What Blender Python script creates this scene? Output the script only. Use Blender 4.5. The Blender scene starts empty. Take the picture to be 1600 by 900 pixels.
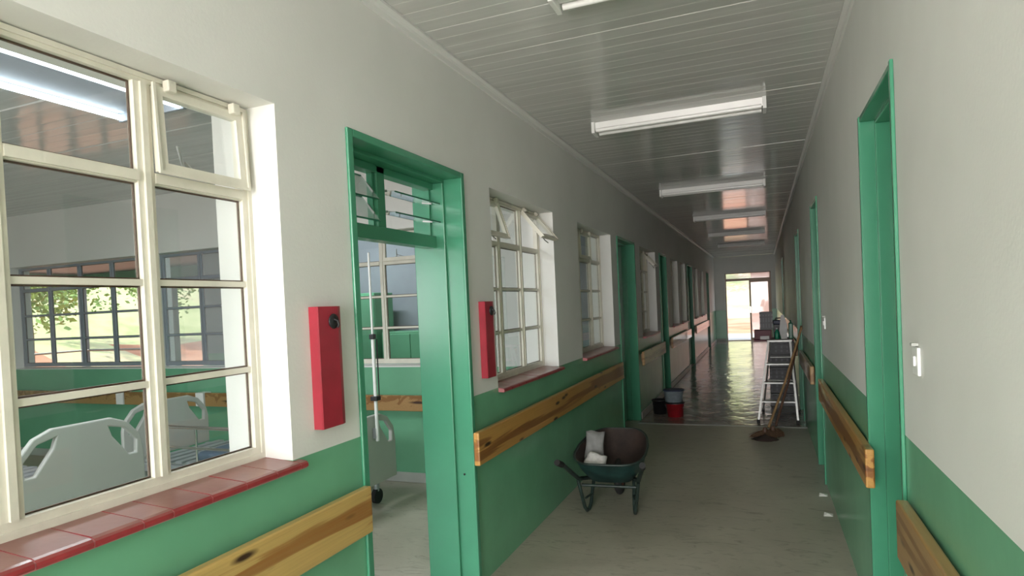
import bpy, bmesh, math, random
from mathutils import Vector, Matrix
R = math.radians
random.seed(7)
S = bpy.context.scene
COL = S.collection

# ------------------------------------------------------------------ camera
FX, CY = 981.764, 498.082
def camera():
    y, p, r = CAMROT
    fwd = Vector((-math.sin(y)*math.cos(p), math.cos(y)*math.cos(p), math.sin(p)))
    right = Vector((math.cos(y), math.sin(y), 0)); up = right.cross(fwd)
    r2 = right*math.cos(r)+up*math.sin(r); u2 = -right*math.sin(r)+up*math.cos(r)
    cd = bpy.data.cameras.new('camera'); c = bpy.data.objects.new('camera', cd); COL.objects.link(c)
    m = Matrix((r2, u2, -fwd)).transposed().to_4x4(); m.translation = Vector((0, 0, 1.55))
    c.matrix_world = m
    cd.sensor_fit = 'HORIZONTAL'; cd.sensor_width = 36; cd.lens = FX/1600*36
    cd.shift_y = (CY-450)/1600; cd.clip_start = 0.05; cd.clip_end = 500
    S.camera = c
CAMROT = (0.37976, -0.02113, -0.04513)
camera()

# ------------------------------------------------------------------ light
S.view_settings.view_transform = 'Standard'; S.view_settings.look = 'None'
S.view_settings.gamma = 1.0; S.view_settings.use_curve_mapping = False
S.view_settings.exposure = 1.75
w = bpy.data.worlds.new('sky'); S.world = w; w.use_nodes = True
nt = w.node_tree; nt.nodes.clear()
wo = nt.nodes.new('ShaderNodeOutputWorld'); bg = nt.nodes.new('ShaderNodeBackground')
tc = nt.nodes.new('ShaderNodeTexCoord'); sp = nt.nodes.new('ShaderNodeSeparateXYZ'); cr = nt.nodes.new('ShaderNodeValToRGB')
nt.links.new(tc.outputs['Generated'], sp.inputs[0]); nt.links.new(sp.outputs['Z'], cr.inputs[0])
cr.color_ramp.elements[0].color = (0.95, 0.97, 1.0, 1); cr.color_ramp.elements[1].color = (0.62, 0.76, 1.0, 1)
nt.links.new(cr.outputs[0], bg.inputs[0]); bg.inputs[1].default_value = .8
nt.links.new(bg.outputs[0], wo.inputs[0])
sl = bpy.data.lights.new('sun', 'SUN'); sl.energy = 1.9; sl.angle = R(2); sl.color = (1, .95, .86)
so = bpy.data.objects.new('sun', sl); COL.objects.link(so)
so.rotation_euler = Vector((-0.45, -0.55, 1.3)).to_track_quat('Z', 'Y').to_euler()
def portal(name, loc, direction, sx, sy):      # light portals: they only guide the sampling of the sky through real openings
    l = bpy.data.lights.new(name, 'AREA'); l.shape = 'RECTANGLE'; l.size = sx; l.size_y = sy; l.cycles.is_portal = True
    o = bpy.data.objects.new(name, l); COL.objects.link(o); o.location = loc
    o.rotation_euler = Vector(direction).to_track_quat('-Z', 'Z').to_euler()
portal('portal_end', (-.44, 22.95, 1.15), (0, -1, 0), 1.46, 2.3)
portal('portal_verandah', (-8.0, 6.0, 1.4), (1, 0, 0), 1.8, 2.7)
def daylight(name, loc, direction, sx, sy, radiance, col=(.97, .98, 1)):      # area lamp added outside an opening as daylight brighter than the sky
    l = bpy.data.lights.new(name, 'AREA'); l.shape = 'RECTANGLE'; l.size = sx; l.size_y = sy; l.energy = radiance*math.pi*sx*sy; l.color = col
    o = bpy.data.objects.new(name, l); COL.objects.link(o); o.location = loc
    o.rotation_euler = Vector(direction).to_track_quat('-Z', 'Z').to_euler()
daylight('entrance_daylight', (-.54, -3.55, 1.5), (0, 1, 0), 1.9, 2.6, 5.1, (1, .975, .96))
daylight('ward_daylight', (-4.9, -1.75, 1.68), (0, 1, 0), 1.9, 1.25, 2.3)
daylight('ward_daylight', (-2.8, -1.75, 1.68), (0, 1, 0), 1.2, 1.25, 2.6)
daylight('rooms_daylight', (-5.65, 14.7, 1.65), (1, 0, 0), 13, 1.3, 3)
S.cycles.use_denoising = True
S.cycles.max_bounces = 14; S.cycles.diffuse_bounces = 7; S.cycles.glossy_bounces = 6
S.cycles.transparent_max_bounces = 24; S.cycles.transmission_bounces = 8
S.cycles.sample_clamp_indirect = 6

# ------------------------------------------------------------------ materials
def nd(t, k, **kw):
    n = t.nodes.new('ShaderNode'+k)
    for a, v in kw.items():
        if a[0] == '_': setattr(n, a[1:], v)
        else: n.inputs[a.replace('__', ' ')].default_value = v
    return n
def base(name, color=(.8, .8, .8), rough=.5, metal=0, spec=.5, coat=0):
    m = bpy.data.materials.new(name); m.use_nodes = True; t = m.node_tree
    b = t.nodes['Principled BSDF']
    b.inputs['Base Color'].default_value = (*color, 1); b.inputs['Roughness'].default_value = rough
    b.inputs['Metallic'].default_value = metal; b.inputs['Specular IOR Level'].default_value = spec
    b.inputs['Coat Weight'].default_value = coat
    return m, t, b
def coords(t, scale=(1, 1, 1), kind='Object'):
    c = t.nodes.new('ShaderNodeTexCoord'); m = nd(t, 'Mapping', Scale=scale)
    if kind == 'World':
        g = t.nodes.new('ShaderNodeNewGeometry'); t.links.new(g.outputs['Position'], m.inputs[0])
    else: t.links.new(c.outputs[kind], m.inputs[0])
    return m.outputs[0]
def noise(t, vec, scale, detail=3, rough=.5, dist=0):
    n = nd(t, 'TexNoise', Scale=scale, Detail=detail, Roughness=rough, Distortion=dist); t.links.new(vec, n.inputs['Vector']); return n.outputs[0]
def ramp(t, fac, stops):
    r = t.nodes.new('ShaderNodeValToRGB'); e = r.color_ramp.elements
    while len(e) < len(stops): e.new(.5)
    for i, (p, c) in enumerate(stops): e[i].position = p; e[i].color = (*c, 1) if len(c) == 3 else c
    t.links.new(fac, r.inputs[0]); return r.outputs[0]
def bump(t, b, h, strength=.2, dist=.01):
    n = nd(t, 'Bump', Strength=strength, Distance=dist); t.links.new(h, n.inputs['Height']); t.links.new(n.outputs[0], b.inputs['Normal'])
def mixc(t, fac, a, c):
    m = t.nodes.new('ShaderNodeMix'); m.data_type = 'RGBA'
    for s, v in ((0, fac), (6, a), (7, c)):
        if hasattr(v, 'is_output'): t.links.new(v, m.inputs[s])
        else: m.inputs[s].default_value = v if s == 0 else (*v, 1)
    return m.outputs[2]
M = {}
def mk(key, color, rough=.5, metal=0, spec=.5, coat=0, var=0, vscale=3, bmp=0, bscale=60, bd=.004):
    m, t, b = base(key, color, rough, metal, spec, coat)
    if var or bmp: v = coords(t, kind='World')
    if var:
        n = noise(t, v, vscale, 5, .6)
        lo = tuple(max(0, c*(1-var)) for c in color); hi = tuple(min(1, c*(1+var)) for c in color)
        t.links.new(ramp(t, n, [(.3, lo), (.7, hi)]), b.inputs['Base Color'])
    if bmp: bump(t, b, noise(t, v, bscale, 3), bmp, bd)
    M[key] = m; return m
# plaster: rolled white paint over blockwork with faint course lines
m, t, b = base('white_plaster', (.74, .74, .71), .55, spec=.35)
v = coords(t, kind='World')
t.links.new(ramp(t, noise(t, v, 1.1, 5, .6), [(.3, (.70, .70, .67)), (.7, (.78, .775, .75))]), b.inputs['Base Color'])
bump(t, b, noise(t, v, 90, 3), .15, .003); M['white'] = m
mk('green_wall', (.16, .41, .25), .26, var=.08, vscale=2, bmp=.22, bscale=9, bd=.006); M['dado'] = M['green_wall']
mk('green_gloss', (.065, .28, .165), .22, var=.06, bmp=.1, bscale=25, bd=.002); M['frame'] = M['green_gloss']
mk('dark_green', (.02, .15, .085), .3)
mk('steel_window_paint', (.70, .67, .58), .38, var=.07, vscale=12)
mk('skirting', (.42, .43, .40), .35, var=.1)
mk('cornice_white', (.75, .75, .73), .4)
mk('red_board', (.36, .025, .045), .33, coat=.2, var=.12, vscale=8)
mk('black_plastic', (.015, .015, .017), .45)
mk('crate_grey', (.09, .09, .10), .45)
mk('black_rubber', (.02, .02, .02), .8)
mk('tile_red', (.30, .035, .04), .28, var=.2, vscale=14, bmp=.1, bscale=40)
def brown_top(key, dust):  # mixes a second colour onto the upward faces
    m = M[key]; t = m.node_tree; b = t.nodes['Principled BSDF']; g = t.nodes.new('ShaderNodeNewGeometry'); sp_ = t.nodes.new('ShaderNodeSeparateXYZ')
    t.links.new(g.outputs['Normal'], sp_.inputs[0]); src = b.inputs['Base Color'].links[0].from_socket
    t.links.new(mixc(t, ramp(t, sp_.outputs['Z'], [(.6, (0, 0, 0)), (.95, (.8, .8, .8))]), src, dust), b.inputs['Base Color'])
brown_top('tile_red', (.24, .12, .10))  # tile tops browner than their fronts
mk('mortar', (.42, .16, .17), .8)
mk('steel_window_shaded', (.27, .29, .33), .4)  # window paint darkened so these frames look in shade
mk('aluminium', (.40, .40, .385), .45, metal=.7, var=.1, vscale=20)
mk('brown_alu', (.12, .085, .06), .35, metal=.5)
mk('chrome', (.8, .8, .8), .15, metal=1)
mk('fixture_white', (.82, .82, .80), .3)
mk('tube_glass', (.9, .9, .88), .15)
mk('switch_white', (.85, .85, .83), .3)
mk('bed_plastic', (.5, .5, .47), .35)
mk('bed_steel', (.45, .47, .50), .35, metal=.4)
mk('mattress_blue', (.10, .14, .2), .6)
mk('barrow_green', (.012, .045, .042), .45, var=.5, vscale=9)
mk('rust_brown', (.038, .024, .020), .7, var=.55, vscale=6, bmp=.4, bscale=30)
mk('wheel_red', (.22, .03, .02), .6, var=.3, vscale=20)
mk('barrow_pipe', (.02, .035, .03), .45, var=.5, vscale=20)
mk('cement_paper', (.24, .24, .235), .8, var=.2, vscale=14, bmp=.5, bscale=22)
mk('cement_white', (.7, .68, .66), .75, var=.2, vscale=24, bmp=.6, bscale=30)
mk('broom_stick', (.30, .18, .08), .55, var=.3, vscale=20)
mk('stick_dark', (.10, .05, .03), .55, var=.3, vscale=20)
mk('broom_grass', (.10, .055, .03), .9, var=.5, vscale=60, bmp=.8, bscale=90)
mk('bucket_red', (.45, .02, .03), .35, var=.2, vscale=20)
mk('bucket_grey', (.38, .45, .50), .4, var=.2, vscale=20)
mk('dark_blue_paint', (.03, .04, .08), .5)
mk('bottle_green', (.02, .26, .15), .25)
mk('sheet_white', (.75, .74, .74), .6)
mk('maroon', (.12, .015, .03), .5)
mk('paper', (.85, .83, .78), .7)
mk('concrete', (.50, .47, .43), .75, var=.12, vscale=2, bmp=.2)
mk('terracotta', (.50, .20, .11), .6, var=.15, vscale=4)
mk('grey_wall', (.30, .32, .36), .6, var=.08)
mk('pink_plaster', (.62, .42, .36), .7, var=.06)
mk('bark', (.12, .08, .05), .85, var=.3, vscale=9)
mk('leaves', (.20, .30, .06), .6, var=.35, vscale=2.5)
mk('roof_sheet', (.30, .32, .32), .4, metal=.4)
# pine plank with brown heart streaks, knots and a varnish coat
def pine(name, light, dark, seed, band=0, width=.03):
    m, t, b = base(name, light, .32, coat=.4)
    c = t.nodes.new('ShaderNodeTexCoord')
    mp = nd(t, 'Mapping', Scale=(1, .07, 1.6), Location=(seed, seed*2.3, seed*.7)); t.links.new(c.outputs['Object'], mp.inputs[0])
    mg = nd(t, 'Mapping', Scale=(3, .14, 11), Location=(seed, seed, seed)); t.links.new(c.outputs['Object'], mg.inputs[0])
    streak = noise(t, mp.outputs[0], 7, 3, .5, 1.2); grain = noise(t, mg.outputs[0], 14, 5, .65, .8)
    sx = t.nodes.new('ShaderNodeSeparateXYZ'); t.links.new(c.outputs['Object'], sx.inputs[0])
    ofs = nd(t, 'Math', _operation='MULTIPLY_ADD'); ofs.inputs[1].default_value = .30; ofs.inputs[2].default_value = -.15-.775+band; t.links.new(streak, ofs.inputs[0])
    ad = nd(t, 'Math', _operation='ADD'); t.links.new(sx.outputs['Z'], ad.inputs[0]); t.links.new(ofs.outputs[0], ad.inputs[1])
    ab = nd(t, 'Math', _operation='ABSOLUTE'); t.links.new(ad.outputs[0], ab.inputs[0])
    col = ramp(t, ab.outputs[0], [(max(0, width-.010), dark), (width, tuple((x+2*y)/3 for x, y in zip(light, dark))), (width+.006, light)])
    col = mixc(t, ramp(t, grain, [(.35, (0, 0, 0)), (.75, (.55, .55, .55))]), col, tuple(x*.62 for x in light))
    mk_ = nd(t, 'Mapping', Scale=(1, 2.0, 8), Location=(seed*3, seed, 0)); t.links.new(c.outputs['Object'], mk_.inputs[0])
    vo = nd(t, 'TexVoronoi', Scale=1.5); t.links.new(mk_.outputs[0], vo.inputs['Vector'])
    knots = ramp(t, vo.outputs[0], [(.09, (1, 1, 1)), (.19, (0, 0, 0))])
    col = mixc(t, knots, col, (.045, .015, .006))
    t.links.new(col, b.inputs['Base Color'])
    bump(t, b, grain, .12, .002); M[name] = m
pine('pine_near', (.60, .39, .13), (.34, .135, .03), 1.7)
pine('pine_mid', (.56, .29, .075), (.26, .09, .022), 4.1, 0, .045)
pine('pine_far', (.42, .24, .09), (.25, .11, .03), 6.3)
# vinyl floor: mottled beige grey sheet with scuffs
m, t, b = base('vinyl_floor', (.4, .38, .33), .42)
v = coords(t, kind='World')
n1 = noise(t, v, 1.6, 6, .65, .6); n2 = noise(t, coords(t, (1.2, 3.2, 1), 'World'), 5, 5, .7, 1.5)
col = ramp(t, n1, [(.3, (.34, .315, .25)), (.7, (.47, .44, .36))])
col = mixc(t, ramp(t, n2, [(.54, (0, 0, 0)), (.68, (.6, .6, .6))]), col, (.19, .165, .125))
t.links.new(col, b.inputs['Base Color'])
t.links.new(ramp(t, n1, [(.3, (.28, .28, .28)), (.7, (.45, .45, .45))]), b.inputs['Roughness'])
bump(t, b, noise(t, v, 6, 3), .12, .01); M['floor'] = m
# the far stretch: wet screed, puddled and muddy
m, t, b = base('wet_floor', (.2, .18, .16), .15, spec=.6)
v = coords(t, kind='World'); n1 = noise(t, v, 1.4, 6, .6, .5); n2 = noise(t, coords(t, (1, .8, 1), 'World'), 5, 3, .55, .6)
t.links.new(ramp(t, n1, [(.35, (.17, .125, .10)), (.5, (.27, .235, .205)), (.7, (.36, .335, .30))]), b.inputs['Base Color'])
t.links.new(ramp(t, n1, [(.3, (.20, .20, .20)), (.65, (.09, .09, .09))]), b.inputs['Roughness'])
bump(t, b, n2, .5, .02); M['wet'] = m
# glossy PVC ceiling boards, faint cross ribs
m, t, b = base('pvc_ceiling', (.6, .6, .58), .12, spec=.6)
v = coords(t, (.04, 1, 1), 'World')
bump(t, b, noise(t, v, 12, 2, .5), .16, .012)
t.links.new(ramp(t, noise(t, v, 12, 2), [(.3, (.57, .57, .55)), (.7, (.65, .65, .63))]), b.inputs['Base Color']); M['pvc'] = m
# thin window glass
m = bpy.data.materials.new('window_glass'); m.use_nodes = True; t = m.node_tree; t.nodes.clear()
o = nd(t, 'OutputMaterial'); mx = nd(t, 'MixShader'); tr = nd(t, 'BsdfTransparent'); gl = nd(t, 'BsdfGlossy', Roughness=.02); lw = nd(t, 'LayerWeight', Blend=.5)
pw = nd(t, 'Math', _operation='POWER'); pw.inputs[1].default_value = 4.2; t.links.new(lw.outputs['Facing'], pw.inputs[0])
fr = nd(t, 'Math', _operation='MULTIPLY_ADD'); fr.inputs[1].default_value = .93; fr.inputs[2].default_value = .035; t.links.new(pw.outputs[0], fr.inputs[0])
tr.inputs[0].default_value = (.96, .98, .975, 1); gl.inputs[0].default_value = (1, 1, 1, 1)
t.links.new(fr.outputs[0], mx.inputs[0]); t.links.new(tr.outputs[0], mx.inputs[1]); t.links.new(gl.outputs[0], mx.inputs[2]); t.links.new(mx.outputs[0], o.inputs[0])
M['glass'] = m
# obscured/dusty glass
m = m.copy(); m.name = 'dusty_glass'; t = m.node_tree
mx2 = nd(t, 'MixShader', Fac=.25); df = nd(t, 'BsdfDiffuse'); df.inputs[0].default_value = (.7, .7, .72, 1)
o = [n for n in t.nodes if n.type == 'OUTPUT_MATERIAL'][0]; src = o.inputs[0].links[0].from_socket
t.links.new(src, mx2.inputs[1]); t.links.new(df.outputs[0], mx2.inputs[2]); t.links.new(mx2.outputs[0], o.inputs[0]); M['dusty'] = m
# lit tube of the ward, shared by the light added next door
m = bpy.data.materials.new('lit_tube'); m.use_nodes = True; b = m.node_tree.nodes['Principled BSDF']
b.inputs['Emission Color'].default_value = (.8, .92, 1, 1); b.inputs['Emission Strength'].default_value = 3; M['lit'] = m
# outside ground
m, t, b = base('red_earth', (.5, .22, .12), .9)
v = coords(t, kind='World'); n = noise(t, v, .5, 6, .6)
t.links.new(ramp(t, n, [(.35, (.42, .16, .085)), (.62, (.56, .27, .17)), (.8, (.30, .30, .10))]), b.inputs['Base Color']); M['earth'] = m
m, t, b = base('grass_slope', (.3, .35, .1), .9)
v = coords(t, kind='World'); n = noise(t, v, .35, 6, .65)
t.links.new(ramp(t, n, [(.3, (.30, .34, .13)), (.5, (.50, .50, .25)), (.72, (.52, .36, .25))]), b.inputs['Base Color']); M['slope'] = m

# ------------------------------------------------------------------ mesh helpers
class MB:
    def __init__(s): s.v = []; s.f = []; s.m = []; s.sm = []
    def add(s, vs, fs, mi=0, smooth=False):
        k = len(s.v); s.v += [tuple(p) for p in vs]
        for f in fs: s.f.append(tuple(i+k for i in f)); s.m.append(mi); s.sm.append(smooth)
        return s
    def box(s, x0, x1, y0, y1, z0, z1, mi=0, mat=None):
        vs = [Vector(p) for p in ((x0,y0,z0),(x1,y0,z0),(x1,y1,z0),(x0,y1,z0),(x0,y0,z1),(x1,y0,z1),(x1,y1,z1),(x0,y1,z1))]
        if mat: vs = [mat @ p for p in vs]
        return s.add(vs, [(0,3,2,1),(4,5,6,7),(0,1,5,4),(1,2,6,5),(2,3,7,6),(3,0,4,7)], mi)
    def bbox(s, x0, x1, y0, y1, z0, z1, bev=.004, mi=0, seg=2):    # bevelled box
        bm = bmesh.new(); bmesh.ops.create_cube(bm, size=1)
        for q in bm.verts: q.co = Vector(((x0+x1)/2+q.co.x*(x1-x0), (y0+y1)/2+q.co.y*(y1-y0), (z0+z1)/2+q.co.z*(z1-z0)))
        bmesh.ops.bevel(bm, geom=bm.edges[:], offset=bev, segments=seg, affect='EDGES', profile=.5)
        bm.verts.index_update(); s.add([q.co[:] for q in bm.verts], [[q.index for q in f.verts] for f in bm.faces], mi); bm.free(); return s
    def tube(s, pts, r, n=10, mi=0, caps=True, closed=False):
        P = [Vector(p) for p in pts]; N = len(P); rs = r if isinstance(r, (list, tuple)) else [r]*N
        rings = []; up = None
        for i in range(N):
            a = P[(i-1) % N] if (i or closed) else P[i]; c = P[(i+1) % N] if (i < N-1 or closed) else P[i]
            d = (c-a).normalized()
            if up is None: up = Vector((0,0,1)) if abs(d.z) < .9 else Vector((1,0,0))
            x = d.cross(up).normalized(); up = x.cross(d).normalized()
            rings.append([P[i]+(x*math.cos(2*math.pi*k/n)+up*math.sin(2*math.pi*k/n))*rs[i] for k in range(n)])
        vs = [q for g in rings for q in g]; fs = []
        for i in range(N if closed else N-1):
            j = (i+1) % N
            for k in range(n): fs.append((i*n+k, i*n+(k+1) % n, j*n+(k+1) % n, j*n+k))
        s.add(vs, fs, mi, True)
        if caps and not closed: s.add(rings[0]+rings[-1], [tuple(range(n))[::-1], tuple(range(n, 2*n))], mi)
        return s
    def lathe(s, prof, n=24, mi=0, c=(0,0,0)):
        vs = []; fs = []
        for (r, z) in prof:
            for k in range(n): a = 2*math.pi*k/n; vs.append((c[0]+r*math.cos(a), c[1]+r*math.sin(a), c[2]+z))
        for i in range(len(prof)-1):
            for k in range(n): fs.append((i*n+k, i*n+(k+1) % n, (i+1)*n+(k+1) % n, (i+1)*n+k))
        return s.add(vs, fs, mi, True)
    def prism(s, poly, h0, h1, axis='z', mi=0):
        def mp(a, b_, h): return {'z': (a, b_, h), 'x': (h, a, b_), 'y': (a, h, b_)}[axis]
        n = len(poly); vs = [mp(a, b_, h0) for a, b_ in poly]+[mp(a, b_, h1) for a, b_ in poly]
        fs = [tuple(range(n))[::-1], tuple(range(n, 2*n))]+[(i, (i+1) % n, (i+1) % n+n, i+n) for i in range(n)]
        return s.add(vs, fs, mi)
    def build(s, name, mats, parent=None, recalc=True):
        me = bpy.data.meshes.new(name); me.from_pydata(s.v, [], s.f)
        for q in (mats if isinstance(mats, (list, tuple)) else [mats]): me.materials.append(M[q] if isinstance(q, str) else q)
        for i, p in enumerate(me.polygons): p.material_index = s.m[i]; p.use_smooth = s.sm[i]
        if recalc:
            bm = bmesh.new(); bm.from_mesh(me); bmesh.ops.recalc_face_normals(bm, faces=bm.faces); bm.to_mesh(me); bm.free()
        o = bpy.data.objects.new(name, me); COL.objects.link(o)
        if parent: o.parent = parent
        return o
def inst(o, name=None, parent=None, loc=None, rot=None, scale=None):
    c = o.copy(); COL.objects.link(c)
    if name: c.name = name
    if parent: c.parent = parent
    if loc is not None: c.location = loc
    if rot is not None: c.rotation_euler = rot
    if scale is not None: c.scale = scale
    return c
def empty(name, loc=(0,0,0), rz=0):
    o = bpy.data.objects.new(name, None); COL.objects.link(o); o.location = loc; o.rotation_euler = (0,0,rz); o.empty_display_size = .1; return o
def tag(o, label, cat, group=None):
    o['label'] = label; o['category'] = cat
    if group: o['group'] = group
    return o
def struct(o, label=None):
    o['kind'] = 'structure'
    if label: o['label'] = label
    return o
def smooth(o):
    for p in o.data.polygons: p.use_smooth = True
    return o

# ------------------------------------------------------------------ room numbers
XL, XR, XI, XO = -1.507, .431, -1.79, .68      # faces of the left and right walls, their backs
ZC, Y0, YE = 2.88, -3.5, 22.7                  # ceiling, rear opening, far wall
DADO = 1.055
LWIN = [(.10, 1.70), (3.50, 4.73), (5.44, 6.76), (8.50, 9.80), (11.55, 12.55), (12.95, 13.85), (15.7, 16.6), (17.3, 18.3)]
LDOOR = [(2.09, 3.12), (7.05, 8.08), (10.2, 10.95), (14.2, 15.2), (19.2, 20.0)]
RDOOR = [(2.44, 3.19), (5.57, 6.22), (8.32, 9.10), (14.6, 15.4)]
WZ0, WZ1, DZ = 1.03, 2.268, 2.28

def grid_wall(name, axis, a0, a1, lo, hi, ztop, holes, inner=False, mats=('white', 'dado'), z0=0, dado=DADO):
    """wall of the given thickness along Y (axis 'x' fixed) or along X (axis 'y' fixed) with rectangular openings, no doubled faces"""
    us = sorted({lo, hi}|{h for q in holes for h in q[:2]}); zs = sorted({z0, dado, ztop}|{h for q in holes for h in q[2:4]})
    us = [u for u in us if lo <= u <= hi]; zs = [z for z in zs if z0 <= z <= ztop]
    def solid(i, j):
        if i < 0 or j < 0 or i >= len(us)-1 or j >= len(zs)-1: return False
        u = (us[i]+us[i+1])/2; z = (zs[j]+zs[j+1])/2
        return not any(h[0] < u < h[1] and h[2] < z < h[3] for h in holes)
    mb = MB(); P = (lambda a, u, z: (a, u, z)) if axis == 'x' else (lambda a, u, z: (u, a, z))
    for i in range(len(us)-1):
        for j in range(len(zs)-1):
            if not solid(i, j): continue
            u0, u1, q0, q1 = us[i], us[i+1], zs[j], zs[j+1]; mi = 1 if q1 <= dado+1e-6 else 0
            for a in (a0, a1): mb.add([P(a,u0,q0), P(a,u1,q0), P(a,u1,q1), P(a,u0,q1)], [(0,1,2,3)], mi)
            if not solid(i-1, j): mb.add([P(a0,u0,q0), P(a1,u0,q0), P(a1,u0,q1), P(a0,u0,q1)], [(0,1,2,3)], mi)
            if not solid(i+1, j): mb.add([P(a0,u1,q0), P(a1,u1,q0), P(a1,u1,q1), P(a0,u1,q1)], [(0,1,2,3)], mi)
            if not solid(i, j-1): mb.add([P(a0,u0,q0), P(a1,u0,q0), P(a1,u1,q0), P(a0,u1,q0)], [(0,1,2,3)], 0)
            if not solid(i, j+1): mb.add([P(a0,u0,q1), P(a1,u0,q1), P(a1,u1,q1), P(a0,u1,q1)], [(0,1,2,3)], 0)
    o = mb.build(name, mats, recalc=False)
    bm = bmesh.new(); bm.from_mesh(o.data); bmesh.ops.remove_doubles(bm, verts=bm.verts, dist=1e-5); bmesh.ops.recalc_face_normals(bm, faces=bm.faces); bm.to_mesh(o.data); bm.free()
    return struct(o)

wl = grid_wall('wall_left', 'x', XL, XI, Y0, YE, ZC, [(a, b_, WZ0, WZ1) for a, b_ in LWIN]+[(a, b_, 0, DZ) for a, b_ in LDOOR])
wr = grid_wall('wall_right', 'x', XR, XO, Y0, YE, ZC, [(a, b_, 0, 2.31) for a, b_ in RDOOR])
we = grid_wall('wall_far', 'y', YE, YE+.22, -5.6, 1.2, ZC, [(-1.165, .288, 0, 2.31)])
# ward beyond the left windows: partition with steel windows at Y 4.875, outer walls
PW = [(-8.5, -6.33), (-6.08, -4.72), (-3.9, -2.35)]
wp = grid_wall('wall_ward_end', 'y', 4.875, 5.09, -9.3, XI, 2.95, [(a, b_, 1.05, 2.28) for a, b_ in PW], dado=1.04)
wo_ = grid_wall('wall_ward_left', 'x', -9.3, -9.52, -1.5, 5.09, 2.95, [])
wb_ = grid_wall('wall_ward_back', 'y', -1.5, -1.7, -9.52, XI, 2.95, [(-5.85, -3.95, 1.05, 2.3), (-3.4, -2.2, 1.05, 2.3)])
wn = grid_wall('wall_next_room', 'y', 7.0, 7.05, -7.8, XI, 2.95, [(-4.08, -3.0, 1.28, 2.1)], mats=('grey_wall', 'dado'), dado=1.04)
wx = grid_wall('wall_rooms_left', 'x', -5.45, -5.6, 7.05, YE, 2.95, [(7.8+i*2.4, 9.6+i*2.4, 1.0, 2.3) for i in range(6)])

# floors
def slab(name, x0, x1, y0, y1, z0, z1, mat): return struct(MB().box(x0, x1, y0, y1, z0, z1).build(name, mat))
slab('floor_corridor', XL, XR, Y0, 7.86, -.12, 0, 'floor')
slab('floor_corridor_wet', XL, XR, 7.90, YE+.22, -.12, -.002, 'wet')
struct(MB().box(XL, XR, 7.86, 7.90, -.12, .003).build('trim_floor', 'skirting'))
slab('floor_ward', -9.52, XL-.001, -1.7, 7.05, -.12, -.001, 'floor')
slab('floor_rooms', -5.6, XL-.001, 7.06, YE, -.12, -.002, 'floor')
slab('floor_recess', XR+.001, 1.2, Y0, YE, -.12, -.002, 'floor')
slab('floor_terrace', -7, 6, YE+.221, YE+5, -.22, -.04, 'concrete')
slab('floor_verandah', -14, -9.53, -3, 9, -.22, -.05, 'terracotta')
slab('floor_verandah_side', -9.52, -7.81, 5.1, 9, -.22, -.05, 'terracotta')

# ceilings of glossy PVC boards laid across the corridor, each a part
def board_ceiling(name, x0, x1, y0, y1, z, pitch=.2):
    root = struct(MB().box(x0, x1, y0, y1, z+.02, z+.10).build(name, 'pvc'))
    L = x1-x0; g = .0025
    def proto():
        mb = MB(); pr = [(0, .0015), (g, 0), (pitch*.5-.003, 0), (pitch*.5, .0012), (pitch*.5+.003, 0), (pitch-g, 0), (pitch, .0015), (pitch, .019), (0, .019)]
        mb.prism([(a, b_) for a, b_ in pr], 0, L, 'x'); return mb
    p0 = None; n = int(round((y1-y0)/pitch))
    for i in range(n):
        loc = (x0, y0+i*pitch, z+random.uniform(0, .0002)); rot = (random.gauss(0, .0022), random.gauss(0, .0008), 0)
        if p0 is None: p0 = proto().build('ceiling_panel', 'pvc', root); p0.location = loc; p0.rotation_euler = rot
        else: inst(p0, 'ceiling_panel', root, loc, rot)
    return root
board_ceiling('ceiling_corridor', XL, XR, Y0, YE, ZC)
board_ceiling('ceiling_ward', -9.3, XI, -1.5, 4.9, 2.9)
slab('ceiling_next_room', -8.2, XI, 5.09, 7.05, 2.90, 3.0, 'white')
slab('ceiling_rooms', -5.6, XI, 7.05, YE, 2.90, 3.0, 'white')
slab('roof', -10.2, 1.4, Y0, YE+1.0, 3.05, 3.12, 'roof_sheet')
slab('wall_outer_right', 1.0, 1.2, Y0, YE, 0, 3.05, 'white')
def cornice(name, x, sgn, y0, y1, s=.045):
    return struct(MB().prism([(x, ZC-s), (x+sgn*.012, ZC-s), (x+sgn*.016, ZC-s*.55), (x+sgn*s*.55, ZC-.016), (x+sgn*s, ZC-.012), (x+sgn*s, ZC-.001), (x, ZC-.001)], y0, y1, 'y').build(name, 'cornice_white'))
cornice('trim_1', XL+.0005, 1, Y0, YE-.001); cornice('trim_2', XR-.0005, -1, Y0, YE-.001, .035)
def skirt(name, x0, x1, y0, y1): struct(MB().bbox(x0, x1, y0, y1, .0005, .09, .004).build(name, 'skirting'))
yy = 8.14
for a, b_ in LDOOR[2:]+[(YE-.02, 0)]:
    skirt('baseboard_left', XL+.0005, XL+.016, yy, a-.04); yy = b_+.04
skirt('baseboard_far', XL+.02, -1.19, YE-.016, YE-.0005)
skirt('baseboard_far', .315, XR-.001, YE-.016, YE-.0005)
skirt('baseboard_ward', -9.29, XI-.01, 4.86, 4.8745)

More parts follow.
